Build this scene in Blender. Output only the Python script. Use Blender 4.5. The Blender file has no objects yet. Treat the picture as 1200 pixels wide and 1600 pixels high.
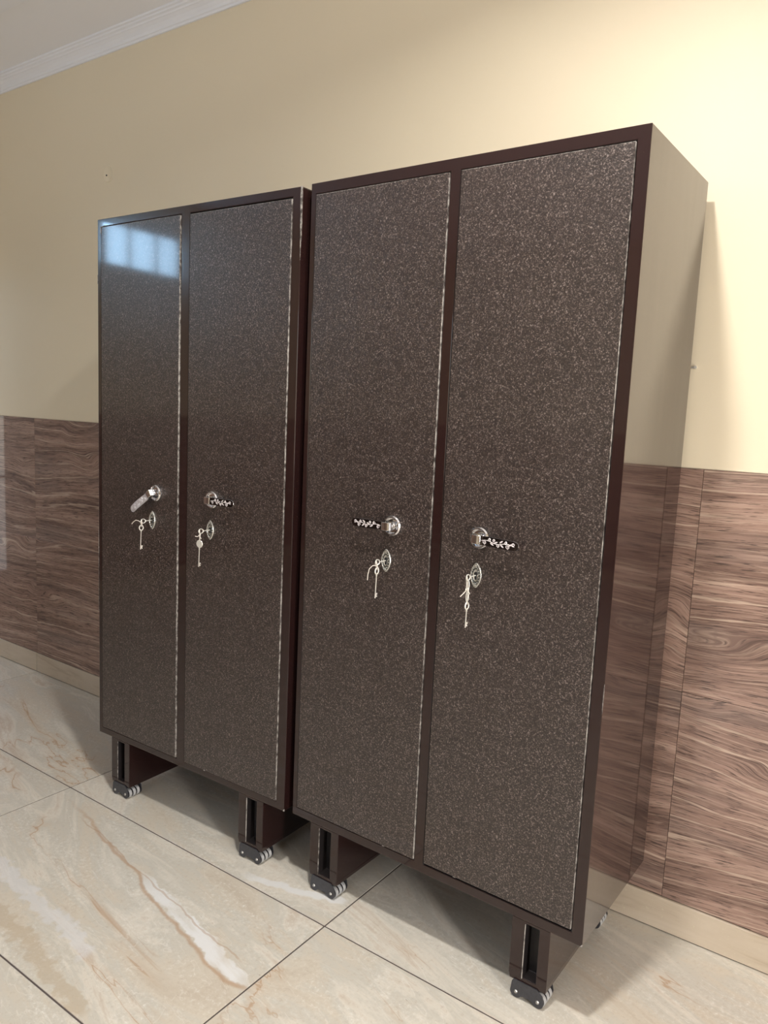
import bpy, bmesh, math, random
from mathutils import Vector, Matrix
C = bpy.context.scene
COL = C.collection
PI = math.pi
random.seed(7)

# ------------------------------------------------------------------ camera
YAW, PITCH, ROLL = 0.6127, -0.1313, 0.0452
fw = Vector((-math.sin(YAW)*math.cos(PITCH), math.cos(YAW)*math.cos(PITCH), math.sin(PITCH)))
rt = Vector((math.cos(YAW), math.sin(YAW), 0)); up = rt.cross(fw)
r2 = math.cos(ROLL)*rt + math.sin(ROLL)*up; u2 = -math.sin(ROLL)*rt + math.cos(ROLL)*up
cd = bpy.data.cameras.new('camera'); cam = bpy.data.objects.new('camera', cd); COL.objects.link(cam)
cd.sensor_fit = 'VERTICAL'; cd.sensor_height = 24.0; cd.lens = 24.0*1196.3/1600.0
cd.clip_start = 0.02; cd.clip_end = 60
M = Matrix((r2, u2, -fw)).transposed().to_4x4(); M.translation = Vector((1.4229, -2.0959, 1.4061))
cam.matrix_world = M
C.camera = cam

# ------------------------------------------------------------------ world, lights, exposure
w = bpy.data.worlds.new('world'); C.world = w; w.use_nodes = True
wn = w.node_tree; bg = wn.nodes['Background']
sky = wn.nodes.new('ShaderNodeTexSky'); sky.sky_type = 'NISHITA'; sky.sun_disc = False
sky.sun_elevation = math.radians(38); sky.sun_rotation = math.radians(200)
wn.links.new(sky.outputs[0], bg.inputs[0]); bg.inputs[1].default_value = 0.25

def area(name, loc, direction, sx, sy, watts, color, spread=180):
    l = bpy.data.lights.new(name, 'AREA'); l.shape = 'RECTANGLE'; l.size = sx; l.size_y = sy
    l.energy = watts; l.color = color; l.spread = math.radians(spread)
    o = bpy.data.objects.new(name, l); COL.objects.link(o); o.location = loc
    o.rotation_euler = Vector(direction).to_track_quat('-Z', 'Y').to_euler()
    return o
XL, XR, YF, ZC = -3.3, 3.1, -5.4, 2.90           # room: left, right, front walls, ceiling
# daylight standing in the room's openings (door right, windows left), plus an added front fill
area('daylight_door', (XR+0.09, -1.84, 1.08), (-1, 0, 0), 0.44, 2.06, 98, (1.0, 0.955, 0.92))
area('daylight_curtain_window', (XL-0.09, -0.62, 1.2), (1, 0, 0), 1.0, 1.9, 6, (0.86, 0.92, 1.0))
area('daylight_ventilator', (XL-0.09, -2.66, 2.48), (1, 0, 0), 0.72, 0.34, 20, (0.42, 0.70, 1.0))
area('front_fill_light', (0.75, YF-0.09, 1.55), (0, 1, 0), 2.3, 1.5, 13, (1.0, 0.97, 0.97))  # general fill added behind the camera, in an unseen opening
# ceiling lamp (its fitting is built with the room)
LAMP = (0.73, -1.17, 2.86)
ll = bpy.data.lights.new('ceiling_lamp_light', 'AREA'); ll.shape = 'DISK'; ll.size = 0.12; ll.energy = 33; ll.color = (1.0, 0.97, 0.93); ll.spread = math.radians(156)
lo = bpy.data.objects.new('ceiling_lamp_light', ll); COL.objects.link(lo); lo.location = LAMP

vs = C.view_settings; vs.view_transform = 'Standard'; vs.look = 'None'; vs.gamma = 1; vs.use_curve_mapping = False
vs.exposure = 0.0

# ------------------------------------------------------------------ helpers
def obj(name, bm, mats, parent=None, smooth=False, bevel=None, loc=None, weld=False):
    if weld: bmesh.ops.remove_doubles(bm, verts=bm.verts, dist=1e-6)
    bmesh.ops.recalc_face_normals(bm, faces=bm.faces)
    me = bpy.data.meshes.new(name); bm.to_mesh(me); bm.free()
    for m in (mats if isinstance(mats, (list, tuple)) else [mats]): me.materials.append(m)
    if smooth:
        for p in me.polygons: p.use_smooth = True
        me.set_sharp_from_angle(angle=math.radians(30))
    o = bpy.data.objects.new(name, me); COL.objects.link(o)
    if parent: o.parent = parent
    if loc: o.location = loc
    if bevel:
        b = o.modifiers.new('bevel', 'BEVEL'); b.width = bevel; b.segments = 2; b.limit_method = 'ANGLE'; b.angle_limit = math.radians(50)
    return o
def empty(name, loc, rz=0, parent=None):
    o = bpy.data.objects.new(name, None); COL.objects.link(o); o.location = loc; o.rotation_euler = (0, 0, rz)
    o.empty_display_size = 0.1
    if parent: o.parent = parent
    return o
def tag(o, label, cat, group=None):
    o['label'] = label; o['category'] = cat
    if group: o['group'] = group
    return o
def struct(o): o['kind'] = 'structure'; return o
def box(bm, x0, x1, y0, y1, z0, z1, mi=0):
    v = [bm.verts.new(p) for p in ((x0,y0,z0),(x1,y0,z0),(x1,y1,z0),(x0,y1,z0),(x0,y0,z1),(x1,y0,z1),(x1,y1,z1),(x0,y1,z1))]
    for f in ((0,3,2,1),(4,5,6,7),(0,1,5,4),(1,2,6,5),(2,3,7,6),(3,0,4,7)):
        bm.faces.new([v[i] for i in f]).material_index = mi
    return v
def boxbm(*a):
    bm = bmesh.new(); box(bm, *a); return bm
def prism_y(bm, pts, y0, y1, mi=0):                # polygon in (x, z), extruded along y
    a = [bm.verts.new((x, y0, z)) for x, z in pts]; b = [bm.verts.new((x, y1, z)) for x, z in pts]
    n = len(pts); bm.faces.new(a).material_index = mi; bm.faces.new(b[::-1]).material_index = mi
    for i in range(n): bm.faces.new((a[i], b[i], b[(i+1)%n], a[(i+1)%n])).material_index = mi
def lathe_y(bm, prof, seg=32, cx=0, cz=0, mi=0):   # profile of (radius, y) round the y axis
    rings = []
    for r, y in prof:
        if r < 1e-6: rings.append([bm.verts.new((cx, y, cz))])
        else: rings.append([bm.verts.new((cx+r*math.cos(2*PI*i/seg), y, cz+r*math.sin(2*PI*i/seg))) for i in range(seg)])
    for a, b in zip(rings, rings[1:]):
        for i in range(seg):
            j = (i+1) % seg
            if len(a) == 1: f = (a[0], b[i], b[j])
            elif len(b) == 1: f = (a[i], b[0], a[j])
            else: f = (a[i], b[i], b[j], a[j])
            bm.faces.new(f).material_index = mi
def tube(bm, pts, r, seg=8, closed=False, mi=0, flat=1.0):
    pts = [Vector(p) for p in pts]; n = len(pts); rings = []
    ref = Vector((0.13, 0.97, 0.2)).normalized()
    for i, p in enumerate(pts):
        a = pts[(i-1) % n] if (i or closed) else p; b = pts[(i+1) % n] if (i < n-1 or closed) else p
        t = (b-a).normalized(); s = t.cross(ref)
        if s.length < 1e-3: s = t.orthogonal()
        s.normalize(); q = s.cross(t)
        rr = r[i] if isinstance(r, (list, tuple)) else r
        rings.append([bm.verts.new(p + rr*(math.cos(2*PI*k/seg)*s + flat*math.sin(2*PI*k/seg)*q)) for k in range(seg)])
    for i in range(n if closed else n-1):
        A, B = rings[i], rings[(i+1) % n]
        for k in range(seg): bm.faces.new((A[k], A[(k+1)%seg], B[(k+1)%seg], B[k])).material_index = mi
    if not closed:
        bm.faces.new(rings[0][::-1]).material_index = mi; bm.faces.new(rings[-1]).material_index = mi

# ------------------------------------------------------------------ materials
class NT:
    def __init__(s, name):
        s.m = bpy.data.materials.new(name); s.m.use_nodes = True; s.t = s.m.node_tree
        s.b = s.t.nodes['Principled BSDF']
    def n(s, typ, **kw):
        x = s.t.nodes.new('ShaderNode'+typ)
        for k, v in kw.items():
            if k == 'i':
                for a, b in v.items(): s.put(x.inputs[a], b)
            else: setattr(x, k, v)
        return x
    def put(s, sock, v):
        if isinstance(v, bpy.types.NodeSocket): s.t.links.new(v, sock)
        elif isinstance(v, bpy.types.Node): s.t.links.new(v.outputs[0], sock)
        else: sock.default_value = v
    def math(s, op, a, b=0.0, c=None):
        x = s.n('Math', operation=op); s.put(x.inputs[0], a); s.put(x.inputs[1], b)
        if c is not None: s.put(x.inputs[2], c)
        return x.outputs[0]
    def vmath(s, op, a, b):
        x = s.n('VectorMath', operation=op); s.put(x.inputs[0], a); s.put(x.inputs[1], b); return x.outputs[0]
    def noise(s, vec, scale, detail=3, rough=0.5, dist=0.0):
        return s.n('TexNoise', i={'Vector': vec, 'Scale': scale, 'Detail': detail, 'Roughness': rough, 'Distortion': dist}).outputs['Fac']
    def ramp(s, fac, stops, interp='LINEAR'):
        x = s.n('ValToRGB'); s.put(x.inputs[0], fac); e = x.color_ramp; e.interpolation = interp
        while len(e.elements) < len(stops): e.elements.new(0.5)
        for el, (p, c) in zip(e.elements, stops): el.position = p; el.color = (*c, 1) if len(c) == 3 else c
        return x.outputs[0]
    def mix(s, fac, a, b, mode='MIX'):
        x = s.n('Mix', data_type='RGBA', blend_type=mode); s.put(x.inputs[0], fac); s.put(x.inputs[6], a); s.put(x.inputs[7], b)
        return x.outputs[2]
    def smooth(s, v, a, b):
        x = s.n('MapRange', interpolation_type='SMOOTHSTEP'); s.put(x.inputs[0], v); x.inputs[1].default_value = a; x.inputs[2].default_value = b
        return x.outputs[0]
    def set(s, **kw):
        for k, v in kw.items():
            if k in ('Base Color', 'Base_Color') and isinstance(v, tuple) and len(v) == 3: v = (*v, 1)
            s.put(s.b.inputs[k.replace('_', ' ')], v)
        return s
    def bump(s, h, strength=0.3, dist=0.001, normal=None):
        x = s.n('Bump', i={'Height': h, 'Strength': strength, 'Distance': dist})
        if normal is not None: s.put(x.inputs['Normal'], normal)
        return x.outputs[0]
def c4(r, g, b): return (r, g, b, 1)
def pos(t): return t.n('NewGeometry').outputs['Position']
def objc(t): return t.n('TexCoord').outputs['Object']

def mat_paint(name, col, rough=0.55, var=0.05):
    t = NT(name); p = pos(t)
    n1 = t.noise(p, 0.9, 2); n2 = t.noise(p, 220, 3)
    c = t.mix(n1, c4(*[x*(1-var) for x in col]), c4(*[min(1, x*(1+var)) for x in col]))
    t.set(Base_Color=c, Roughness=rough, Normal=t.bump(n2, 0.15, 0.0008)); return t.m
m_wall = mat_paint('cream_wall_paint', (0.79, 0.695, 0.52), 0.5)
m_ceil = mat_paint('white_ceiling_paint', (0.87, 0.87, 0.90), 0.7, 0.02)
m_crown = mat_paint('white_plaster_moulding', (0.84, 0.85, 0.89), 0.6, 0.02)

def mat_floor():
    t = NT('beige_marble_tile'); P = pos(t)
    rnd = t.n('ObjectInfo').outputs['Random']
    off = t.n('CombineXYZ', i={0: t.math('MULTIPLY', rnd, 37.0), 1: t.math('MULTIPLY', rnd, 91.0), 2: 0.0})
    v = t.vmath('ADD', P, off)
    rot = t.n('VectorRotate', rotation_type='Z_AXIS', i={'Vector': v, 'Angle': math.radians(14)}).outputs[0]
    st = t.vmath('MULTIPLY', rot, (1.0, 3.4, 1.0))
    warp = t.noise(st, 1.6, 3)
    big = t.noise(st, 1.5, 7, 0.66, 1.4)
    base = t.ramp(big, [(0.25, (0.54, 0.46, 0.365)), (0.40, (0.64, 0.575, 0.475)), (0.50, (0.60, 0.565, 0.49)), (0.58, (0.70, 0.65, 0.56)), (0.68, (0.58, 0.49, 0.395)), (0.85, (0.74, 0.71, 0.65))])
    # fine fossil-like speckle
    fine = t.noise(v, 85, 7, 0.75); fa = t.noise(t.vmath('MULTIPLY', rot, (3, 9, 3)), 1.0, 3)
    base = t.mix(t.math('MULTIPLY', t.smooth(fine, 0.50, 0.72), t.smooth(fa, 0.40, 0.65)), base, c4(0.80, 0.78, 0.72), 'MIX')
    base = t.mix(t.math('MULTIPLY', t.math('SUBTRACT', 1.0, t.smooth(fine, 0.30, 0.48)), 0.45), base, c4(0.46, 0.38, 0.30), 'MIX')
    pits = t.smooth(t.noise(t.vmath('MULTIPLY', rot, (45, 120, 45)), 1.0, 2), 0.71, 0.77)
    pm = t.smooth(t.noise(st, 2.6, 2), 0.52, 0.62)
    base = t.mix(t.math('MULTIPLY', t.math('MULTIPLY', pits, pm), 0.55), base, c4(0.28, 0.22, 0.17))
    # thin wandering veins
    vn = t.noise(st, 0.9, 5, 0.55, 0.8)
    d = t.math('ABSOLUTE', t.math('SUBTRACT', vn, 0.5))
    line = t.math('SUBTRACT', 1.0, t.smooth(d, 0.0, 0.006))
    msk = t.smooth(t.noise(st, 1.1, 2), 0.50, 0.60)
    base = t.mix(t.math('MULTIPLY', t.math('MULTIPLY', line, msk), 0.7), base, c4(0.42, 0.26, 0.15))
    halo = t.math('SUBTRACT', 1.0, t.smooth(d, 0.0, 0.035))
    base = t.mix(t.math('MULTIPLY', t.math('MULTIPLY', halo, msk), 0.28), base, c4(0.58, 0.42, 0.28))
    vn2 = t.noise(st, 2.3, 4, 0.5, 1.5)
    l2 = t.math('SUBTRACT', 1.0, t.smooth(t.math('ABSOLUTE', t.math('SUBTRACT', vn2, 0.47)), 0.0, 0.007))
    base = t.mix(t.math('MULTIPLY', l2, 0.30), base, c4(0.84, 0.80, 0.73))
    # the long white and rust vein crossing the tile in front of the cabinets
    sp = t.n('SeparateXYZ', i={0: P}); X, Y = sp.outputs[0], sp.outputs[1]
    wob = t.math('MULTIPLY', t.math('SUBTRACT', t.noise(P, 9, 4), 0.5), 0.05)
    yl = t.math('ADD', t.math('MULTIPLY', X, -0.215), -0.822)      # centre line y(x)
    dy = t.math('ADD', t.math('SUBTRACT', Y, yl), wob)
    inx = t.math('MULTIPLY', t.smooth(X, -0.42, -0.20), t.math('SUBTRACT', 1.0, t.smooth(X, 0.16, 0.24)))
    wide = t.math('MULTIPLY', inx, 0.030)
    band = t.math('SUBTRACT', 1.0, t.math('DIVIDE', t.math('ABSOLUTE', dy), t.math('ADD', wide, 0.0005)))
    cloud = t.math('MULTIPLY_ADD', t.smooth(t.noise(st, 7, 4), 0.35, 0.60), 0.55, 0.35)
    tear = t.math('ADD', band, t.math('MULTIPLY', t.math('SUBTRACT', t.noise(P, 26, 4), 0.5), 1.5))
    base = t.mix(t.math('MULTIPLY', t.math('MULTIPLY', t.smooth(tear, 0.05, 0.35), inx), cloud), base, c4(0.80, 0.80, 0.79))
    edge = t.math('ABSOLUTE', t.math('ADD', dy, t.math('ADD', wide, 0.004)))
    el = t.math('MULTIPLY', t.math('SUBTRACT', 1.0, t.smooth(edge, 0.001, 0.010)), t.math('MULTIPLY', t.smooth(X, -0.98, -0.6), t.math('SUBTRACT', 1.0, t.smooth(X, 0.20, 0.24))))
    base = t.mix(t.math('MULTIPLY', el, 0.6), base, c4(0.45, 0.27, 0.15))
    # smaller veins of the neighbouring tiles: centre line y = k x + c between x0 and x1
    for k_, c_, x0, x1, wd, amp, colr, thr in ((0.27, -0.525, -0.15, 0.215, 0.022, 0.75, (0.78, 0.78, 0.77), 1.6), (-0.10, -1.052, -0.82, -0.16, 0.034, 0.55, (0.70, 0.70, 0.71), 2.4),
                                               (-0.13, -1.160, -0.66, 0.00, 0.030, 0.55, (0.50, 0.40, 0.28), 2.8), (-0.16, -0.800, -0.80, 0.15, 0.004, 0.5, (0.47, 0.33, 0.22), 1.2)):
        wv = t.math('MULTIPLY', t.math('SUBTRACT', t.noise(P, 8, 3), 0.5), 0.05)
        dd = t.math('ABSOLUTE', t.math('ADD', t.math('SUBTRACT', Y, t.math('MULTIPLY_ADD', X, k_, c_)), wv))
        bb = t.math('SUBTRACT', 1.0, t.math('DIVIDE', dd, wd))
        bb = t.math('ADD', bb, t.math('MULTIPLY', t.math('SUBTRACT', t.noise(P, 30, 5), 0.5), thr))
        xm = t.math('MULTIPLY', t.smooth(X, x0, x0+0.1), t.math('SUBTRACT', 1.0, t.smooth(X, x1-0.03, x1)))
        ym = t.math('GREATER_THAN', Y, -0.579) if c_ > -0.6 else t.math('LESS_THAN', Y, -0.581)
        base = t.mix(t.math('MULTIPLY', t.math('MULTIPLY', t.smooth(bb, 0.1, 0.6), amp), t.math('MULTIPLY', xm, ym)), base, c4(*colr))
    t.set(Base_Color=base, Roughness=t.math('MULTIPLY_ADD', fine, 0.15, 0.17), Specular_IOR_Level=0.42,
          Normal=t.bump(t.noise(v, 14, 3), 0.10, 0.002)); return t.m
m_floor = mat_floor()

def mat_skirt():
    t = NT('beige_stone_skirting'); P = pos(t)
    st = t.vmath('MULTIPLY', P, (1.0, 2.0, 6.0)); n = t.noise(st, 3.2, 6, 0.6, 0.8); f = t.noise(P, 90, 4, 0.7)
    b = t.ramp(n, [(0.3, (0.43, 0.34, 0.24)), (0.5, (0.56, 0.47, 0.36)), (0.7, (0.60, 0.51, 0.40))])
    b = t.mix(t.smooth(f, 0.6, 0.72), b, c4(0.62, 0.56, 0.42))
    t.set(Base_Color=b, Roughness=0.3, Normal=t.bump(f, 0.1, 0.0006)); return t.m
m_skirt = mat_skirt()

def mat_wood():
    t = NT('wood_look_wall_tile'); P = pos(t)
    rnd = t.n('ObjectInfo').outputs['Random']
    off = t.n('CombineXYZ', i={0: t.math('MULTIPLY', rnd, 53.0), 1: 0.0, 2: t.math('MULTIPLY', rnd, 29.0)})
    v = t.vmath('ADD', P, off)
    lowv = t.vmath('MULTIPLY', v, (0.9, 1.0, 2.6))
    low = t.noise(lowv, 1.0, 1.5, 0.4)
    knotm = t.smooth(t.noise(t.vmath('MULTIPLY', v, (1.3, 1.0, 3.0)), 1.4, 1), 0.56, 0.74)
    low2 = t.noise(t.vmath('MULTIPLY', v, (2.6, 1.0, 7.0)), 1.0, 1.5, 0.5)
    s = t.n('SeparateXYZ', i={0: v})
    ph = t.math('ADD', t.math('MULTIPLY', s.outputs[2], 9.0), t.math('MULTIPLY', low, 2.0))
    ph = t.math('ADD', ph, t.math('MULTIPLY', t.math('MULTIPLY', low2, knotm), 0.95))
    # growth rings: long straight streaks, bent into swirls where a knot sits
    medv = t.n('CombineXYZ', i={0: t.math('MULTIPLY', s.outputs[0], 0.45), 1: 0.0, 2: ph})
    rings = t.noise(medv, 2.4, 5, 0.62)
    finev = t.n('CombineXYZ', i={0: t.math('MULTIPLY', s.outputs[0], 3.0), 1: 0.0, 2: t.math('MULTIPLY', ph, 15.0)})
    fine = t.noise(finev, 1.3, 4, 0.68)
    porev = t.n('CombineXYZ', i={0: t.math('MULTIPLY', s.outputs[0], 16.0), 1: 0.0, 2: t.math('MULTIPLY', ph, 36.0)})
    pore = t.noise(porev, 1.0, 3, 0.6)
    col = t.ramp(rings, [(0.28, (0.10, 0.057, 0.046)), (0.42, (0.20, 0.123, 0.096)), (0.54, (0.31, 0.197, 0.155)), (0.66, (0.42, 0.285, 0.225)), (0.80, (0.22, 0.145, 0.115))])
    col = t.mix(t.math('MULTIPLY', t.smooth(fine, 0.50, 0.68), 0.65), col, c4(0.50, 0.36, 0.28))
    col = t.mix(t.math('MULTIPLY', t.math('SUBTRACT', 1.0, t.smooth(fine, 0.32, 0.46)), 0.85), col, c4(0.060, 0.038, 0.031))
    col = t.mix(t.math('MULTIPLY', t.math('SUBTRACT', 1.0, t.smooth(pore, 0.36, 0.45)), 0.8), col, c4(0.050, 0.032, 0.027))
    col = t.mix(t.math('MULTIPLY', t.smooth(pore, 0.58, 0.70), 0.35), col, c4(0.52, 0.39, 0.31))
    # crisp pale contour lines that follow the rings
    ring2 = t.math('FRACT', t.math('ADD', t.math('MULTIPLY', ph, 1.9), t.math('MULTIPLY', rings, 1.4)))
    ln = t.math('MULTIPLY', t.smooth(ring2, 0.84, 0.9), t.math('SUBTRACT', 1.0, t.smooth(ring2, 0.92, 0.97)))
    lm = t.smooth(t.noise(lowv, 2.3, 2), 0.38, 0.55)
    col = t.mix(t.math('MULTIPLY', t.math('MULTIPLY', ln, lm), 0.7), col, c4(0.58, 0.44, 0.34))
    grey = t.noise(t.vmath('MULTIPLY', v, (0.8, 1, 5.0)), 1.6, 2)
    col = t.mix(t.math('MULTIPLY', t.smooth(grey, 0.5, 0.7), 0.35), col, c4(0.16, 0.13, 0.12))
    h = t.math('ADD', t.math('MULTIPLY', fine, 1.0), t.math('MULTIPLY', ln, 0.4))
    t.set(Base_Color=col, Roughness=0.5, Specular_IOR_Level=0.2, Coat_Weight=0.7, Coat_Roughness=0.04, Coat_IOR=1.45,
          Normal=t.bump(h, 0.4, 0.0008)); return t.m
m_wood = mat_wood()

def mat_hammer():
    t = NT('speckled_brown_hammered_paint'); o = objc(t)
    vo = t.n('TexVoronoi', feature='F1', i={'Vector': o, 'Scale': 380.0, 'Randomness': 1.0}).outputs['Distance']
    n = t.noise(o, 270, 3, 0.65, 0.6); n2 = t.noise(o, 5, 3); wv = t.noise(o, 9, 2)
    f = t.math('ADD', t.math('MULTIPLY', n, 0.8), t.math('MULTIPLY', vo, 0.25))
    col = t.ramp(f, [(0.44, (0.009, 0.0055, 0.0048)), (0.535, (0.023, 0.0150, 0.0130)), (0.615, (0.074, 0.054, 0.048)), (0.71, (0.22, 0.18, 0.165))])
    col = t.mix(t.math('MULTIPLY', n2, 0.25), col, c4(0.045, 0.03, 0.024))
    t.set(Base_Color=col, Roughness=0.34, Specular_IOR_Level=0.5, Metallic=0.0, Coat_Weight=0.45, Coat_Roughness=0.07,
          Normal=t.bump(n, 0.55, 0.0012, t.bump(wv, 0.35, 0.004))); return t.m
m_door = mat_hammer()

def mat_body():
    t = NT('glossy_dark_brown_enamel'); o = objc(t)
    n = t.noise(t.vmath('MULTIPLY', o, (1.0, 5.0, 0.7)), 2.2, 2); n2 = t.noise(o, 140, 2)
    dust = t.smooth(t.noise(o, 420, 2), 0.70, 0.76)
    col = t.mix(t.noise(o, 3, 2), c4(0.0165, 0.0068, 0.0064), c4(0.022, 0.0095, 0.0086))
    col = t.mix(t.math('MULTIPLY', dust, 0.15), col, c4(0.3, 0.25, 0.22))
    nb = t.bump(n2, 0.03, 0.0004, t.bump(n, 0.22, 0.004))
    t.set(Base_Color=col, Roughness=0.2, Specular_IOR_Level=0.15, Coat_Weight=1.0, Coat_Roughness=0.05, Coat_IOR=1.43, Normal=nb); return t.m
m_body = mat_body()

def mat_simple(name, col, rough=0.4, metal=0.0, nscale=60, var=0.15, bump=0.0, **kw):
    t = NT(name); n = t.noise(objc(t), nscale, 3)
    c = t.mix(n, c4(*[x*(1-var) for x in col]), c4(*[min(1, x*(1+var)) for x in col]))
    t.set(Base_Color=c, Roughness=rough, Metallic=metal, **kw)
    if bump: t.set(Normal=t.bump(n, bump, 0.0005))
    return t.m
def mat_worn_edge():
    t = NT('worn_bare_metal_edge'); o = objc(t)
    n = t.noise(t.vmath('MULTIPLY', o, (90, 90, 60)), 1.0, 4, 0.7); n2 = t.noise(o, 2.0, 2)
    f = t.smooth(t.math('ADD', n, t.math('MULTIPLY', n2, 0.5)), 0.60, 0.95)
    t.set(Base_Color=t.mix(f, c4(0.05, 0.04, 0.036), c4(0.50, 0.47, 0.43)), Roughness=0.4); return t.m
m_edge = mat_worn_edge()
m_dark = mat_simple('dark_interior_paint', (0.012, 0.009, 0.009), 0.5)
m_chrome = mat_simple('polished_chrome', (0.74, 0.74, 0.76), 0.10, 1.0, 40, 0.05)
m_lever_lit = mat_simple('lever_bright_reflection', (0.80, 0.80, 0.84), 0.30, 0.7, 120, 0.08)  # drooping lever: the window's bright reflection is put into the colour
m_plate = mat_simple('dark_mirror_lever_face', (0.10, 0.09, 0.095), 0.14, 1.0, 40, 0.1)  # same lever face, dark room reflection put into the colour
m_inlay = mat_simple('etched_silver_scroll', (0.72, 0.66, 0.66), 0.45, 0.3, 90, 0.1)
m_cast = mat_simple('embossed_silver_castings', (0.60, 0.60, 0.57), 0.25, 0.9, 420, 0.55, 1.0)
m_castd = mat_simple('dark_recess', (0.10, 0.10, 0.09), 0.4, 0.8, 200, 0.3)  # sunken ring of the keyhole plate, darker than its rim
m_key = mat_simple('pale_nickel_key', (0.74, 0.72, 0.66), 0.35, 0.45, 80, 0.1)
m_cord = mat_simple('white_cotton_cord', (0.74, 0.69, 0.62), 0.8, 0, 300, 0.2)
m_hole = mat_simple('black_keyhole', (0.004, 0.004, 0.004), 0.6)
m_brkt = mat_simple('grey_zinc_bracket', (0.060, 0.060, 0.068), 0.35, 0.35, 120, 0.3)
m_rim = mat_simple('pale_nylon_wheel', (0.42, 0.42, 0.42), 0.5, 0, 90, 0.3)
m_tyre = mat_simple('black_wheel_side', (0.02, 0.02, 0.022), 0.4, 0)
m_rivet = mat_simple('steel_rivet', (0.45, 0.44, 0.42), 0.35, 0.8)
m_grout = mat_simple('dark_tile_grout', (0.10, 0.078, 0.072), 0.9)
m_alu = mat_simple('white_window_frame', (0.70, 0.70, 0.70), 0.4)
m_curt = mat_simple('brown_curtain_cloth', (0.30, 0.22, 0.19), 0.9, 0, 200, 0.1)
_t = m_curt.node_tree; _p = _t.nodes['Principled BSDF']; _tr = _t.nodes.new('ShaderNodeBsdfTranslucent'); _tr.inputs[0].default_value = (0.34, 0.27, 0.24, 1)
_mx = _t.nodes.new('ShaderNodeMixShader'); _mx.inputs[0].default_value = 0.45; _t.links.new(_p.outputs[0], _mx.inputs[1]); _t.links.new(_tr.outputs[0], _mx.inputs[2])
_t.links.new(_mx.outputs[0], _t.nodes['Material Output'].inputs[0])
m_lampr = mat_simple('white_lamp_ring', (0.8, 0.8, 0.8), 0.4)
tg = NT('clear_window_glass'); tg.set(Base_Color=(1, 1, 1), Roughness=0.0, Transmission_Weight=1.0, IOR=1.05); m_glass = tg.m

# ------------------------------------------------------------------ room shell
def wall_with_holes(name, axis, p0, p1, a0, a1, z0, z1, holes):
    """slab across the given axis from p0 to p1, spanning a0..a1 and z0..z1, with rectangular openings"""
    A = sorted({a0, a1, *[h[0] for h in holes], *[h[1] for h in holes]}); Z = sorted({z0, z1, *[h[2] for h in holes], *[h[3] for h in holes]})
    inside = lambda a, z: any(h[0] < a < h[1] and h[2] < z < h[3] for h in holes)
    bm = bmesh.new(); solid = {}
    for i in range(len(A)-1):
        for k in range(len(Z)-1): solid[i, k] = not inside((A[i]+A[i+1])/2, (Z[k]+Z[k+1])/2)
    P = (lambda p, a, z: (p, a, z)) if axis == 'x' else (lambda p, a, z: (a, p, z))
    q = lambda *c: bm.faces.new([bm.verts.new(P(*x)) for x in c])
    for (i, k), s in solid.items():
        if not s: continue
        b0, b1, c0, c1 = A[i], A[i+1], Z[k], Z[k+1]
        for p in (p0, p1): q((p, b0, c0), (p, b1, c0), (p, b1, c1), (p, b0, c1))
        if not solid.get((i-1, k)): q((p0, b0, c0), (p1, b0, c0), (p1, b0, c1), (p0, b0, c1))
        if not solid.get((i+1, k)): q((p0, b1, c0), (p1, b1, c0), (p1, b1, c1), (p0, b1, c1))
        if not solid.get((i, k-1)): q((p0, b0, c0), (p1, b0, c0), (p1, b1, c0), (p0, b1, c0))
        if not solid.get((i, k+1)): q((p0, b0, c1), (p1, b0, c1), (p1, b1, c1), (p0, b1, c1))
    return struct(obj(name, bm, m_wall, weld=True))
T = 0.12
# the back wall: paint above and behind the tiles
wall_back = struct(obj('wall_back', boxbm(XL-T, XR+T, 0.009, 0.009+T, -0.02, ZC), m_wall))
pb = bmesh.new(); box(pb, XL, XR, 0.0035, 0.0085, 1.294, ZC); plaster = obj('plaster', pb, m_wall, wall_back)
H_curt = (-1.12, -0.12, 0.25, 2.15); H_vent = (-3.02, -2.30, 2.31, 2.65)
wall_with_holes('wall_left', 'x', XL-T, XL, YF, 0.0085, 0, ZC, [H_curt, H_vent])
H_door = (-2.06, -1.62, 0.04, 2.12)
wall_with_holes('wall_right', 'x', XR, XR+T, YF, 0.0085, 0, ZC, [H_door])
H_front = (-0.4, 1.9, 0.8, 2.3)
wall_with_holes('wall_front', 'y', YF-T, YF, XL-T, XR+T, 0, ZC, [H_front])
ceiling = struct(obj('ceiling', boxbm(XL-T, XR+T, YF-T, 0.009+T, ZC, ZC+0.1), m_ceil))
# raised flat border on the ceiling, parallel to the back wall
struct(obj('trim_1', boxbm(XL, XR, -0.52, -0.365, ZC-0.012, ZC-0.0002), m_crown, bevel=0.004))
# crown moulding: stepped cove profile (y, z)
prof = [(0.0034, 2.842), (-0.004, 2.842), (-0.006, 2.849), (-0.011, 2.851), (-0.014, 2.860), (-0.022, 2.870), (-0.033, 2.878), (-0.037, 2.879), (-0.040, 2.884), (-0.048, 2.887), (-0.050, 2.892), (-0.058, 2.8935), (-0.060, 2.8998), (0.0034, 2.8998)]
bm = bmesh.new()
a = [bm.verts.new((XL, y, z)) for y, z in prof]; b = [bm.verts.new((XR, y, z)) for y, z in prof]
for i in range(len(prof)):
    j = (i+1) % len(prof); bm.faces.new((a[i], b[i], b[j], a[j]))
bm.faces.new(a[::-1]); bm.faces.new(b)
struct(obj('trim_2', bm, m_crown))

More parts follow.
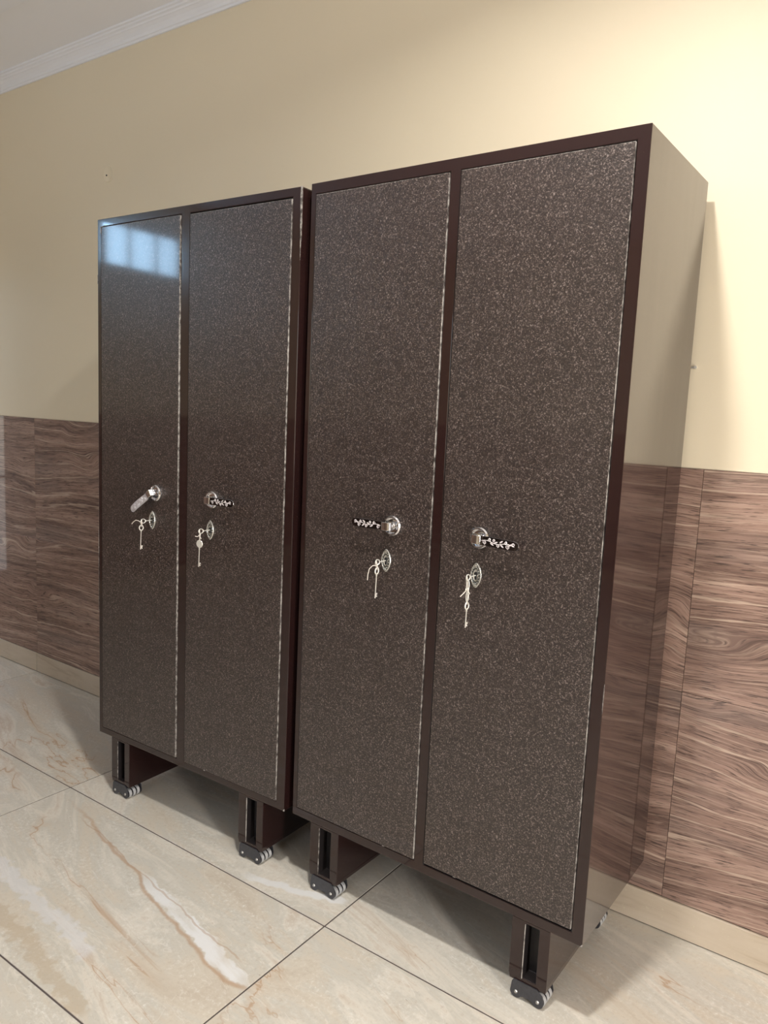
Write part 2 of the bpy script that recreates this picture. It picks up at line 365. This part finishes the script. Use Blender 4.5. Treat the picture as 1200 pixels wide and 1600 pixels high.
# floor: grout bed and separate tiles 1.2 x 0.6
floor = struct(obj('floor', boxbm(XL-T, XR+T, YF-T, 0.009+T, -0.05, -0.0018), m_grout))
G = 0.0024
mesh_cache = {}
def slab_tile(kind, cx, cy, cz, sx, sy, sz, mat, parent, bev):
    key = (kind, round(sx, 4), round(sy, 4), round(sz, 4))
    if key not in mesh_cache:
        bm = boxbm(-sx/2, sx/2, -sy/2, sy/2, -sz/2, sz/2)
        bmesh.ops.bevel(bm, geom=[e for e in bm.edges], offset=bev, segments=1, affect='EDGES')
        me = bpy.data.meshes.new('tile'); bm.to_mesh(me); bm.free(); me.materials.append(mat); mesh_cache[key] = me
    o = bpy.data.objects.new('tile', mesh_cache[key]); COL.objects.link(o); o.parent = parent; o.location = (cx, cy, cz); return o
xs = [XL] + [0.2209+1.2*k for k in range(-2, 3) if XL < 0.2209+1.2*k < XR] + [XR]
ys = [0.0] + [-0.580-0.5985*k for k in range(0, 7) if -0.580-0.5985*k > YF] + [YF]
for i in range(len(xs)-1):
    for j in range(len(ys)-1):
        x0, x1, y1, y0 = xs[i]+G, xs[i+1]-G, ys[j]-G, ys[j+1]+G
        slab_tile('floor', (x0+x1)/2, (y0+y1)/2, -0.0044, x1-x0, y1-y0, 0.0088, m_floor, floor, 0.0006)
# wood-look tiles on the back wall: two rows of 0.6 high, 1.2 wide
wx = [XL, -2.179, -0.979, 0.221, 0.955, 2.155, XR]
for i in range(len(wx)-1):
    for z0, z1 in ((0.0990, 0.6925), (0.6925, 1.2935)):
        g = 0.0006
        slab_tile('wood', (wx[i]+wx[i+1])/2, 0.0043, (z0+z1)/2, wx[i+1]-wx[i]-2*g, 0.0084, z1-z0-2*g, m_wood, wall_back, 0.0005)
# skirting stones
base = struct(obj('baseboard_back', boxbm(XL, XR, 0.002, 0.0088, 0.0, 0.096), m_grout))
sx = [XL, -2.179, -0.979, 0.221, 1.421, 2.621, XR]
for i in range(len(sx)-1):
    g = 0.0018; slab_tile('skirt', (sx[i]+sx[i+1])/2, -0.0020, 0.0502, sx[i+1]-sx[i]-2*g, 0.0078, 0.0952, m_skirt, base, 0.0008)
# tiled dado on the other walls, out of view but mirrored in the glossy paint
struct(obj('baseboard_left', boxbm(XL, XL+0.008, YF, -0.01, 0, 0.098), m_skirt))
struct(obj('baseboard_front', boxbm(XL+0.01, XR-0.01, YF, YF+0.008, 0, 0.098), m_skirt))

for nm, bb in (('trim_3', (XL+0.0002, XL+0.008, YF+0.01, -1.25, 0.0985, 1.294)), ('trim_4', (XL+0.01, H_front[0]-0.05, YF+0.0002, YF+0.008, 0.0985, 1.294)), ('trim_5', (H_front[1]+0.05, XR-0.01, YF+0.0002, YF+0.008, 0.0985, 1.294)), ('trim_6', (XR-0.008, XR-0.0002, YF+0.01, H_door[0]-0.05, 0.0985, 1.294))):
    struct(obj(nm, boxbm(*bb), m_wood))
# openings
def window(name, axis, p, h, nv, nh, glass=True):
    r = struct(empty(name, (0, 0, 0)))
    a0, a1, z0, z1 = h; t = 0.035
    def bar(nm, b0, b1, c0, c1, d=0.02, m=m_alu):
        bb = (p-d, p+d, b0, b1, c0, c1) if axis == 'x' else (b0, b1, p-d, p+d, c0, c1)
        return obj(nm, boxbm(*bb), m, r)
    e = 0.0005
    bar('frame', a0+e, a0+t, z0+e, z1-e); bar('frame', a1-t, a1-e, z0+e, z1-e)
    bar('frame', a0+t+e, a1-t-e, z0+e, z0+t); bar('frame', a0+t+e, a1-t-e, z1-t, z1-e)
    for i in range(1, nv+1):
        c = a0+(a1-a0)*i/(nv+1); bar('mullion', c-0.012, c+0.012, z0+t+e, z1-t-e, 0.014)
    for k in range(1, nh+1):
        c = z0+(z1-z0)*k/(nh+1); bar('transom', a0+t+e, a1-t-e, c-0.008, c+0.008, 0.010)
    return r
window('window_1', 'x', XL-0.05, H_curt, 1, 2)
window('window_2', 'x', XL-0.05, H_vent, 2, 0)
window('fill_window', 'y', YF-0.05, H_front, 2, 1)  # unseen front window, added to hold the fill light
window('door_1', 'x', XR+0.05, H_door, 0, 0)
# curtain hanging beside the left window glass (seen only as a soft reflection in the wall tiles)
bm = bmesh.new(); n = 120; f0, f1 = [], []
for i in range(n+1):
    y = -1.24+0.86*i/n; x = XL+0.10+0.034*math.sin(i*0.33)+0.012*math.sin(i*0.21)
    f0.append(bm.verts.new((x, y, 0.05))); f1.append(bm.verts.new((x, y, 2.28)))
for i in range(n): bm.faces.new((f0[i], f0[i+1], f1[i+1], f1[i]))
curtain = obj('curtain', bm, m_curt, smooth=True); sm = curtain.modifiers.new('thick', 'SOLIDIFY'); sm.thickness = 0.003
tag(curtain, 'brown folded curtain hanging at the left window beside the wall tiles', 'curtain')
bm = bmesh.new(); tube(bm, [(XL+0.10, -1.3, 2.30), (XL+0.10, -0.10, 2.30)], 0.012, 12)
rod = obj('curtain_rod', bm, m_alu, smooth=True); tag(rod, 'thin white curtain rod above the left window', 'curtain rod')
bm = bmesh.new(); box(bm, XL+0.0005, XL+0.10, -0.125, -0.11, 2.292, 2.308); obj('bracket', bm, m_alu, rod)
bm = bmesh.new(); box(bm, XL+0.0005, XL+0.10, -1.285, -1.27, 2.292, 2.308); obj('bracket', bm, m_alu, rod)
# round ceiling lamp
lamp = empty('ceiling_lamp', (LAMP[0], LAMP[1], ZC)); tag(lamp, 'small round white lamp recessed in the ceiling above the cabinets', 'lamp')
bm = bmesh.new()
prof = [(0.062, -0.0005), (0.085, -0.0005), (0.085, -0.012), (0.078, -0.018), (0.066, -0.018), (0.062, -0.010), (0.062, -0.0005)]
seg = 40; R_ = [[bm.verts.new((r*math.cos(2*PI*i/seg), r*math.sin(2*PI*i/seg), z)) for i in range(seg)] for r, z in prof]
for A_, B_ in zip(R_, R_[1:]):
    for i in range(seg): bm.faces.new((A_[i], B_[i], B_[(i+1) % seg], A_[(i+1) % seg]))
obj('lamp_ring', bm, m_lampr, lamp, smooth=True, weld=True)
# small marks on the wall
bm = bmesh.new(); tube(bm, [(0, 0.010, 0), (0, -0.006, 0.001)], 0.004, 12); box(bm, -0.010, 0.0, -0.0035, 0.003, -0.002, 0.003)
plug = obj('wall_plug', bm, m_key, smooth=False, loc=(0.909, 0.003, 1.552)); tag(plug, 'tiny plastic plug in the cream wall right of the big wardrobe', 'wall plug')
bm = bmesh.new(); lathe_y(bm, [(0.0, 0.0032), (0.030, 0.0032), (0.033, 0.0018), (0.034, 0.0034)], 40); 
disc = obj('filled_wall_patch', bm, m_wall, smooth=True, loc=(-1.578, 0, 2.36)); tag(disc, 'round painted-over plaster patch with a pin hole on upper left wall', 'wall patch')
bm = bmesh.new(); lathe_y(bm, [(0.0, 0.0008), (0.0035, 0.0010), (0.0035, 0.003)], 12, -0.012, -0.004); obj('pin_hole', bm, m_hole, disc)

# ------------------------------------------------------------------ wardrobes
def pocket_box(x0, x1, z0, z1, y0, y1, pockets, depth, mi_in=1):
    """box whose front (y0) has rectangular pockets"""
    X = sorted({x0, x1, *[p[0] for p in pockets], *[p[1] for p in pockets]}); Z = sorted({z0, z1, *[p[2] for p in pockets], *[p[3] for p in pockets]})
    bm = bmesh.new(); q = lambda mi, *c: setattr(bm.faces.new([bm.verts.new(v) for v in c]), 'material_index', mi)
    ins = lambda i, k: any(p[0] <= X[i] < p[1] and p[2] <= Z[k] < p[3] for p in pockets) if 0 <= i < len(X)-1 and 0 <= k < len(Z)-1 else False
    for i in range(len(X)-1):
        for k in range(len(Z)-1):
            a, b, c, d = X[i], X[i+1], Z[k], Z[k+1]; I = ins(i, k); y = y0+depth if I else y0
            q(mi_in if I else 0, (a, y, c), (b, y, c), (b, y, d), (a, y, d))
            q(0, (a, y1, c), (b, y1, c), (b, y1, d), (a, y1, d))
            if I:
                if not ins(i-1, k): q(mi_in, (a, y0, c), (a, y, c), (a, y, d), (a, y0, d))
                if not ins(i+1, k): q(mi_in, (b, y0, c), (b, y, c), (b, y, d), (b, y0, d))
                if not ins(i, k-1): q(mi_in, (a, y0, c), (b, y0, c), (b, y, c), (a, y, c))
                if not ins(i, k+1): q(mi_in, (a, y0, d), (b, y0, d), (b, y, d), (a, y, d))
    for i in range(len(X)-1):
        for z in (z0, z1): q(0, (X[i], y0, z), (X[i+1], y0, z), (X[i+1], y1, z), (X[i], y1, z))
    for k in range(len(Z)-1):
        for x in (x0, x1): q(0, (x, y0, Z[k]), (x, y1, Z[k]), (x, y1, Z[k+1]), (x, y0, Z[k+1]))
    return bm

def door_mesh(w_, h_):
    """slab with origin at the bottom of its hinge side; index 1 = worn edges"""
    bm = boxbm(0, w_, -0.0024, 0.016, 0, h_)
    vert = [e for e in bm.edges]
    bmesh.ops.bevel(bm, geom=vert, offset=0.0011, segments=2, affect='EDGES')
    for f in bm.faces:
        c = f.calc_center_median(); n = f.normal
        if c.x > w_-0.003 or c.z > h_-0.003 or c.z < 0.003: f.material_index = 1
        if c.x < 0.003: f.material_index = 2
    return bm

def lever(bm, s):
    """lever blade along +u (s gives its side), front near y = -0.046"""
    us = [0.0125, 0.015, 0.018, 0.026, 0.040, 0.060, 0.080, 0.095, 0.104, 0.110, 0.1135, 0.115]
    rings = []
    for u in us:
        h = 0.0110 if u < 0.03 else 0.0110+0.0008*math.sin((u-0.03)*40)
        if u > 0.104: h = 0.0114*math.sqrt(max(0.02, 1-((u-0.104)/0.0112)**2))
        y = lever_y(u)+0.0003; th = 0.004
        rings.append([bm.verts.new((s*u, y, -h)), bm.verts.new((s*u, y, h)), bm.verts.new((s*u, y+th, h)), bm.verts.new((s*u, y+th, -h))])
    for A_, B_ in zip(rings, rings[1:]):
        for k in range(4): bm.faces.new((A_[k], A_[(k+1) % 4], B_[(k+1) % 4], B_[k])).material_index = 1 if k == 0 else 0
    bm.faces.new(rings[0][::-1]); bm.faces.new(rings[-1])
def lever_y(u): 
    y = -0.0335+0.004*min(1, max(0, (u-0.012)/0.012)); return y-0.0030*math.sin(max(0, u-0.024)/0.09*PI)-0.0003
def scroll(bm, s):
    P = lambda u, v: (s*u, lever_y(u), v)
    stem = [(0.020+0.085*i/40, 0.0022*math.sin(i/40*PI*3.2)) for i in range(41)]
    tube(bm, [P(u, v) for u, v in stem], 0.0007, 5)
    for i, (uc, vc, r, up_, d) in enumerate([(0.027, -0.0030, 0.0050, 1, 1), (0.040, 0.0045, 0.0042, -1, 1), (0.053, 0.0052, 0.0036, 1, -1), (0.064, -0.0050, 0.0042, 1, 1), (0.083, 0.0040, 0.0040, -1, 1), (0.088, -0.0042, 0.0050, 1, 1), (0.102, 0.0030, 0.0042, 1, -1)]):
        pts = []
        for k in range(22):
            a_ = d*up_*(k/21*PI*3.2)+(-PI/2*up_); rr = r*(1-0.72*k/21); pts.append(P(uc+rr*math.cos(a_), vc+rr*math.sin(a_)))
        tube(bm, pts, 0.00068, 5)
    for uc, vc, an in [(0.048, -0.0040, -0.5), (0.058, 0.001, 0.4), (0.072, 0.0048, 0.7), (0.074, -0.004, -0.6), (0.095, 0.001, 0.5)]:
        tip = [(0.006, 0), (0.002, 0.0018), (-0.003, 0.0015), (-0.005, 0), (-0.003, -0.0015), (0.002, -0.0018)]
        ca, sa = math.cos(an), math.sin(an); vv = []
        for yy in (-0.0004, 0.0006):
            vv.append([bm.verts.new((s*(uc+x*ca-z*sa), lever_y(uc)+yy, vc+x*sa+z*ca)) for x, z in tip])
        bm.faces.new(vv[0]); bm.faces.new(vv[1][::-1])
        for k in range(6): bm.faces.new((vv[0][k], vv[1][k], vv[1][(k+1) % 6], vv[0][(k+1) % 6]))

def hardware(door, hx, hz, side, droop, kx, kz):
    """door handle and keyhole plate, given in the door's own coordinates"""
    y0 = -0.0024
    bm = bmesh.new()
    lathe_y(bm, [(0, y0-0.0030), (0.0175, y0-0.0030), (0.0195, y0-0.0045), (0.0215, y0-0.0095), (0.0235, y0-0.0095), (0.0262, y0-0.006), (0.0265, y0-0.0002), (0, y0-0.0002)], 48)
    ro = obj('rosette', bm, m_chrome, door, smooth=True, loc=(hx, 0, hz))
    bm = bmesh.new()
    lathe_y(bm, [(0, -0.006), (0.0105, -0.006), (0.0095, -0.012), (0.0095, -0.020), (0, -0.020)], 24)
    pr = [(-0.0085, -0.014), (-0.0085, -0.029), (-0.006, -0.0335), (-0.001, -0.0352), (0.006, -0.0352), (0.012, -0.0345), (0.017, -0.0320), (0.017, -0.0285), (0.007, -0.014)]
    lo_ = [bm.verts.new((side*x, y, -0.0108)) for x, y in pr]; hi_ = [bm.verts.new((side*x, y, 0.0108)) for x, y in pr]
    bm.faces.new(lo_); bm.faces.new(hi_[::-1])
    for k in range(len(pr)): bm.faces.new((lo_[k], hi_[k], hi_[(k+1) % len(pr)], lo_[(k+1) % len(pr)]))
    nk = obj('neck', bm, m_chrome, door, smooth=True, bevel=0.0009, loc=(hx, 0, hz)); nk.rotation_euler = (0, droop, 0)
    bm = bmesh.new(); lever(bm, side)
    lv = obj('lever', bm, [m_lever_lit, m_lever_lit] if droop < -0.3 else [m_chrome, m_plate], door, smooth=True, bevel=0.0006, loc=(hx, 0, hz)); lv.rotation_euler = (0, droop, 0)
    bm = bmesh.new(); scroll(bm, side); sc = obj('engraved_scroll', bm, m_inlay if droop > -0.3 else m_lever_lit, door, loc=(hx, 0, hz)); sc.rotation_euler = (0, droop, 0)
    # keyhole plate: pointed oval, raised rim, beads, keyhole
    bm = bmesh.new(); hh, hw = 0.0305, 0.0155
    def oval(k, y, bump_=0):
        pts = []
        for i in range(32):
            a_ = 2*PI*i/32; x = hw*k*math.cos(a_)*(1-0.10*abs(math.sin(a_))); z = hh*k*math.sin(a_)*(0.92+0.08*abs(math.sin(a_))**6)
            pts.append(bm.verts.new((x, y, z)))
        return pts
    R = [oval(1.0, y0-0.0002), oval(1.0, y0-0.003), oval(0.93, y0-0.0046), oval(0.84, y0-0.0046), oval(0.78, y0-0.0030), oval(0.50, y0-0.0040), oval(0.40, y0-0.0032)]
    for A_, B_ in zip(R, R[1:]):
        for k in range(32): bm.faces.new((A_[k], A_[(k+1) % 32], B_[(k+1) % 32], B_[k]))
    bm.faces.new(R[-1]); bm.faces.new(R[0][::-1])
    bm.faces.ensure_lookup_table()
    for f in bm.faces[32*4:32*5]: f.material_index = 1
    kp = obj('keyhole_plate', bm, [m_cast, m_castd], door, smooth=True, loc=(kx, 0, kz))
    bm = bmesh.new()
    for i in range(16):
        a_ = 2*PI*(i+0.5)/16; x = hw*0.64*math.cos(a_); z = hh*0.66*math.sin(a_)
        lathe_y(bm, [(0, y0-0.0062), (0.0012, y0-0.0056), (0.0018, y0-0.0040), (0.0018, y0-0.003)], 8, x, z)
    for z in (0.0235, -0.0235): lathe_y(bm, [(0, y0-0.0068), (0.0022, y0-0.006), (0.0028, y0-0.003)], 12, 0, z)
    obj('plate_beading', bm, m_cast, door, smooth=True, loc=(kx, 0, kz))
    bm = bmesh.new()
    pts = [(0.0042*math.cos(a_), 0.004+0.0042*math.sin(a_)) for a_ in [(-60+i*20)*PI/180 for i in range(16)]] + [(-0.0024, -0.0105), (0.0024, -0.0105)]
    prism_y(bm, pts, y0-0.0046, y0-0.0020); obj('keyhole', bm, m_hole, door, loc=(kx, 0, kz))

def wheel_stack(parent, cx, cz, y0, sgn):
    for k in range(3):
        bm = bmesh.new(); y = y0+sgn*(0.004+0.0165*k); th = sgn*0.0115; r = 0.0165
        lathe_y(bm, [(0, y), (0.011, y), (0.0125, y-sgn*0.001), (0.0150, y)], 24, cx, cz, 1)
        lathe_y(bm, [(0.0150, y), (r, y+sgn*0.0015), (r, y+th-sgn*0.0015), (0.0150, y+th)], 24, cx, cz, 0)
        lathe_y(bm, [(0.0150, y+th), (0.0125, y+th+sgn*0.001), (0.011, y+th), (0, y+th)], 24, cx, cz, 1)
        obj('wheel', bm, [m_rim, m_tyre], parent, smooth=True, weld=True)
def caster(parent, x0, x1, yf, sgn):
    """roller caster: bracket plates in front of and behind two rows of rollers; sgn +1 runs back from yf"""
    xa, xb, cz = x0+0.024, x1-0.018, 0.0168
    pts = [(x0+0.012, 0.040), (x0+0.016, 0.047), (x1-0.022, 0.047), (x1-0.006, 0.036), (x1-0.002, 0.020)]
    pts += [(xb+0.0150*math.cos(a_), cz-0.001+0.0140*math.sin(a_)) for a_ in [(-10-20*i)*PI/180 for i in range(8)]]
    pts += [(xb-0.020, 0.012), (xa+0.020, 0.012)]
    pts += [(xa+0.0150*math.cos(a_), cz-0.001+0.0140*math.sin(a_)) for a_ in [(-30-20*i)*PI/180 for i in range(8)]]
    bm = bmesh.new(); prism_y(bm, pts, yf-sgn*0.0035, yf-sgn*0.0005); prism_y(bm, pts, yf+sgn*0.053, yf+sgn*0.056)
    box(bm, x0+0.014, x1-0.022, *sorted((yf-sgn*0.0005, yf+sgn*0.053)), 0.0375, 0.0395)
    obj('caster_bracket', bm, m_brkt, parent)
    for xx in (xa, xb):
        bm = bmesh.new(); lathe_y(bm, [(0, yf-sgn*0.0065), (0.0030, yf-sgn*0.006), (0.0048, yf-sgn*0.0036), (0.0048, yf-sgn*0.003)], 16, xx, cz)
        obj('rivet', bm, m_rivet, parent, smooth=True)
    wheel_stack(parent, xa, 0.0170, yf, sgn); wheel_stack(parent, xb, 0.0170, yf, sgn)

def wardrobe(loc, rz, W, D, zb, zt, doors, legs, label, ajar):
    root = empty('wardrobe', loc, rz)
    tag(root, label, 'wardrobe', None)
    z0, z1 = doors[0][2]-0.0025, doors[0][3]+0.0025
    bm = pocket_box(0, W, zb, zt, 0, D, [(d[0]-0.0025, d[1]+0.0015, z0, z1) for d in doors], 0.022)
    obj('cabinet_body', bm, [m_body, m_dark], root, bevel=0.0016, weld=True)
    out = []
    for i, (a, b, c, d) in enumerate(doors):
        dm = door_mesh(b-a, d-c); do = obj('door', dm, [m_door, m_edge, m_body], root, loc=(a, 0.0, c))
        do.rotation_euler = (0, 0, ajar[i]); out.append(do)
    for (a, b) in legs:
        bm = pocket_box(a, b, 0.044, zb-0.0003, 0.001, D-0.02, [(a+0.037, b-0.027, 0.058, zb-0.007)], 0.035)
        bmesh.ops.remove_doubles(bm, verts=bm.verts, dist=1e-6)
        for v in bm.verts:                                   # legs taper slightly towards the floor
            if abs(v.co.z-0.044) < 1e-4: v.co.x += 0.004 if v.co.x < a+0.01 else (-0.001 if v.co.x > b-0.01 else 0)
        lg = obj('leg', bm, [m_body, m_dark], root, bevel=0.0012)
        # folded lips down both sides of the slot
        bm = bmesh.new(); box(bm, a+0.0352, a+0.0366, -0.0014, 0.0008, 0.056, zb-0.008); obj('slot_lip', bm, m_edge, lg)
        caster(lg, a, b, 0.001, 1); caster(lg, a, b, D-0.02, -1)
    return root, out

W1, D1 = wardrobe((0.0, -0.4764, 0), -0.0128, 0.9027, 0.4465, 0.2063, 1.9985,
    [(0.0195, 0.4345, 0.2345, 1.9675), (0.4665, 0.8735, 0.2375, 1.9675)], [(0.0720, 0.1775), (0.7260, 0.8250)],
    'larger dark brown steel wardrobe on the right, two speckled doors, side panel in view', (0, 0))
W2, D2 = wardrobe((-0.9104, -0.5059, 0), 0.0185, 0.8891, 0.4465, 0.2093, 1.9919,
    [(0.0215, 0.4110, 0.2345, 1.9655), (0.4530, 0.8560, 0.2325, 1.9635)], [(0.0690, 0.1670), (0.7010, 0.8045)],
    'dark brown steel wardrobe on the left with sky reflected on its left door', (-0.004, 0))

specs = [  # wardrobe, door, door x0 z0, handle x z, side, droop, key x z
    (D1[0], 0.0195, 0.2345, 0.3200, 1.1140, -1, 0.0, 0.3040, 1.0200),
    (D1[1], 0.4665, 0.2375, 0.5745, 1.1165, 1, 0.035, 0.5710, 1.0245),
    (D2[0], 0.0215, 0.2345, 0.3100, 1.1090, -1, -0.60, 0.2920, 1.0180),
    (D2[1], 0.4530, 0.2325, 0.5690, 1.1135, 1, 0.0, 0.5620, 1.0190)]
for d, dx, dz, hx, hz, s, dr, kx, kz in specs: hardware(d, hx-dx, hz-dz, s, dr, kx-dx, kz-dz)

# paint chips on the cabinet corners
def chip(parent, pts, y0, y1):
    bm = bmesh.new(); prism_y(bm, pts, y0, y1); return obj('paint_chip', bm, m_edge, parent)
chip(W2, [(0.8845, 1.992), (0.8895, 1.993), (0.8897, 1.90), (0.8885, 1.80), (0.8870, 1.86), (0.8850, 1.93)], -0.0006, 0.003)
chip(W2, [(0.0215, 1.967), (0.0450, 1.969), (0.0455, 1.9672), (0.0232, 1.9652), (0.0228, 1.945), (0.0212, 1.944)], -0.0045, -0.0005)

for wr, pts in ((W1, [(0.9028, 0.835), (0.9034, 0.833), (0.9034, 0.770), (0.9026, 0.765), (0.9018, 0.80)]),
                (W2, [(-0.0006, 1.815), (0.0012, 1.812), (0.0016, 1.79), (-0.0006, 1.785)]),
                (W2, [(-0.0007, 0.95), (0.0008, 0.94), (0.0010, 0.70), (-0.0007, 0.66)]),
                (W1, [(0.8985, 0.2064), (0.9030, 0.2062), (0.9032, 0.2125), (0.9010, 0.2110)]),
                (W2, [(0.8850, 0.2094), (0.8892, 0.2092), (0.8894, 0.2160), (0.8872, 0.2140)]),
                (W1, [(0.332, 0.2335), (0.341, 0.2340), (0.340, 0.2362), (0.334, 0.2360)]),
                (W1, [(0.556, 0.2365), (0.565, 0.2370), (0.563, 0.2392), (0.558, 0.2390)]),
                (W2, [(0.545, 0.2318), (0.552, 0.2320), (0.551, 0.2342), (0.546, 0.2340)])):
    chip(wr, pts, -0.0030 if 0.01 < pts[0][0] < 0.88 else -0.0006, 0.002)

# ------------------------------------------------------------------ keys: one set hanging in each lock
def key_set(wroot, wl, wa, kx, kz, label, style):
    base_ = Matrix.Translation(wl) @ Matrix.Rotation(wa, 4, 'Z')
    o = empty('key_set', base_ @ Vector((kx, -0.0085, kz)), wa); tag(o, label, 'keys', None)
    # key in the lock: shank along -y, bow in the vertical plane
    bm = bmesh.new(); tube(bm, [(0, 0.004, 0), (0, -0.026, 0.0)], 0.0014, 10)
    ring = [(0.0008*math.cos(t_*2), -0.034+0.009*math.cos(t_), 0.0070*math.sin(t_)) for t_ in [2*PI*i/20 for i in range(20)]]
    tube(bm, ring, 0.0015, 8, True); obj('lock_key', bm, m_key, o, smooth=True)
    hk = {'a': (0.004, -0.040, -0.014), 'b': (0.004, -0.038, -0.060), 'c': (-0.001, -0.040, -0.014), 'd': (0.004, -0.042, -0.026)}[style]
    L = {'a': 0.078, 'b': 0.060, 'c': 0.078, 'd': 0.082}[style]
    turn = {'a': 1.45, 'b': 1.35, 'c': 0.75, 'd': 0.1}[style]
    # hanging key: bow, shank, bit (built in the x-z plane, then turned)
    Rm = Matrix.Translation(Vector(hk)) @ Matrix.Rotation(turn, 4, 'Z') @ Matrix.Rotation(0.03, 4, 'Y')
    bm = bmesh.new(); br = 0.0115 if style == 'd' else 0.0072
    if style == 'd': lathe_y(bm, [(0, -0.0011), (br, -0.0011), (br+0.0008, 0), (br, 0.0011), (0, 0.0011)], 24, 0, -br)
    else: tube(bm, [((br-0.0012)*math.cos(t_), 0, -br+(br+0.001)*math.sin(t_)) for t_ in [2*PI*i/24 for i in range(24)]], 0.0016, 8, True)
    tube(bm, [(0, 0, -2*br+0.001), (0, 0, -2*br-0.006), (0, 0, -2*br-0.007), (0, 0, -L)], [0.0019, 0.0019, 0.0013, 0.0013], 10)
    prism_y(bm, [(0.0008, -L+0.003), (0.0062, -L+0.003), (0.0062, -L+0.006), (0.004, -L+0.0065), (0.004, -L+0.0085), (0.0066, -L+0.009), (0.0066, -L+0.013), (0.0008, -L+0.013)], -0.0009, 0.0009)
    bmesh.ops.transform(bm, matrix=Rm, verts=bm.verts)
    obj('hanging_key', bm, m_key, o, smooth=True)
    # cord tying them: loop through both bows, a knot and a loose end
    top = Vector((0, -0.039, 0.004)); bot = Vector(hk)+Vector((0, 0, -0.004))
    bm = bmesh.new(); ln = []
    for i in range(24):
        t_ = 2*PI*i/24; m_ = top.lerp(bot, 0.5-0.5*math.cos(t_)); ln.append(m_+Vector((0.0026*math.sin(t_), -0.0014*math.sin(t_), 0)))
    tube(bm, ln, 0.0009, 6, True)
    kn = top.lerp(bot, 0.45)
    for a_ in range(3):
        tube(bm, [kn+Vector((0.0032*math.cos(t_+a_), 0.0028*math.sin(t_), 0.0022*math.sin(t_+a_*2))) for t_ in [2*PI*i/12 for i in range(12)]], 0.0010, 6, True)
    end = {'a': [(0, 0, 0), (-0.010, -0.004, -0.003), (-0.018, -0.006, -0.012), (-0.021, -0.007, -0.026), (-0.022, -0.007, -0.042)],
           'b': [(0, 0, 0), (-0.006, -0.003, -0.010), (-0.014, -0.006, -0.020)],
           'c': [(0, 0, 0), (-0.010, -0.004, 0.007), (-0.020, -0.007, 0.008), (-0.030, -0.009, 0.001), (-0.036, -0.010, -0.006)],
           'd': [(0, 0, 0), (-0.006, -0.003, -0.005), (-0.013, -0.006, -0.004)]}[style]
    tube(bm, [kn+Vector(e) for e in end], 0.0011, 6)
    tube(bm, [kn, kn+Vector((0.005, -0.002, -0.004)), kn+Vector((0.010, -0.003, -0.010))], 0.0010, 6)
    obj('tie_cord', bm, m_cord, o, smooth=True)
    if style == 'b':      # open chain of two long links
        bm = bmesh.new()
        for zc, hl in ((-0.022, 0.017), (-0.046, 0.014)):
            tube(bm, [(0.004+0.0032*math.cos(t_), -0.0395+0.001*math.sin(t_*2), zc+hl*math.sin(t_)) for t_ in [2*PI*i/24 for i in range(24)]], 0.0009, 6, True)
        obj('key_chain', bm, m_key, o, smooth=True)
    return o
L1, A1, L2, A2 = Vector((0, -0.4764, 0)), -0.0128, Vector((-0.9104, -0.5059, 0)), 0.0185
key_set(W1, L1, A1, 0.3040, 1.0200, 'silver keys with a long curved cord end, hanging on left door of larger wardrobe', 'a')
key_set(W1, L1, A1, 0.5710, 1.0245, 'silver keys on long chain links, hanging on right door of larger wardrobe', 'b')
key_set(W2, L2, A2, 0.2920, 1.0180, 'silver keys with a cord end curling sideways, below the drooping handle', 'c')
key_set(W2, L2, A2, 0.5620, 1.0190, 'silver keys with a solid round bow, on right door of left wardrobe', 'd')
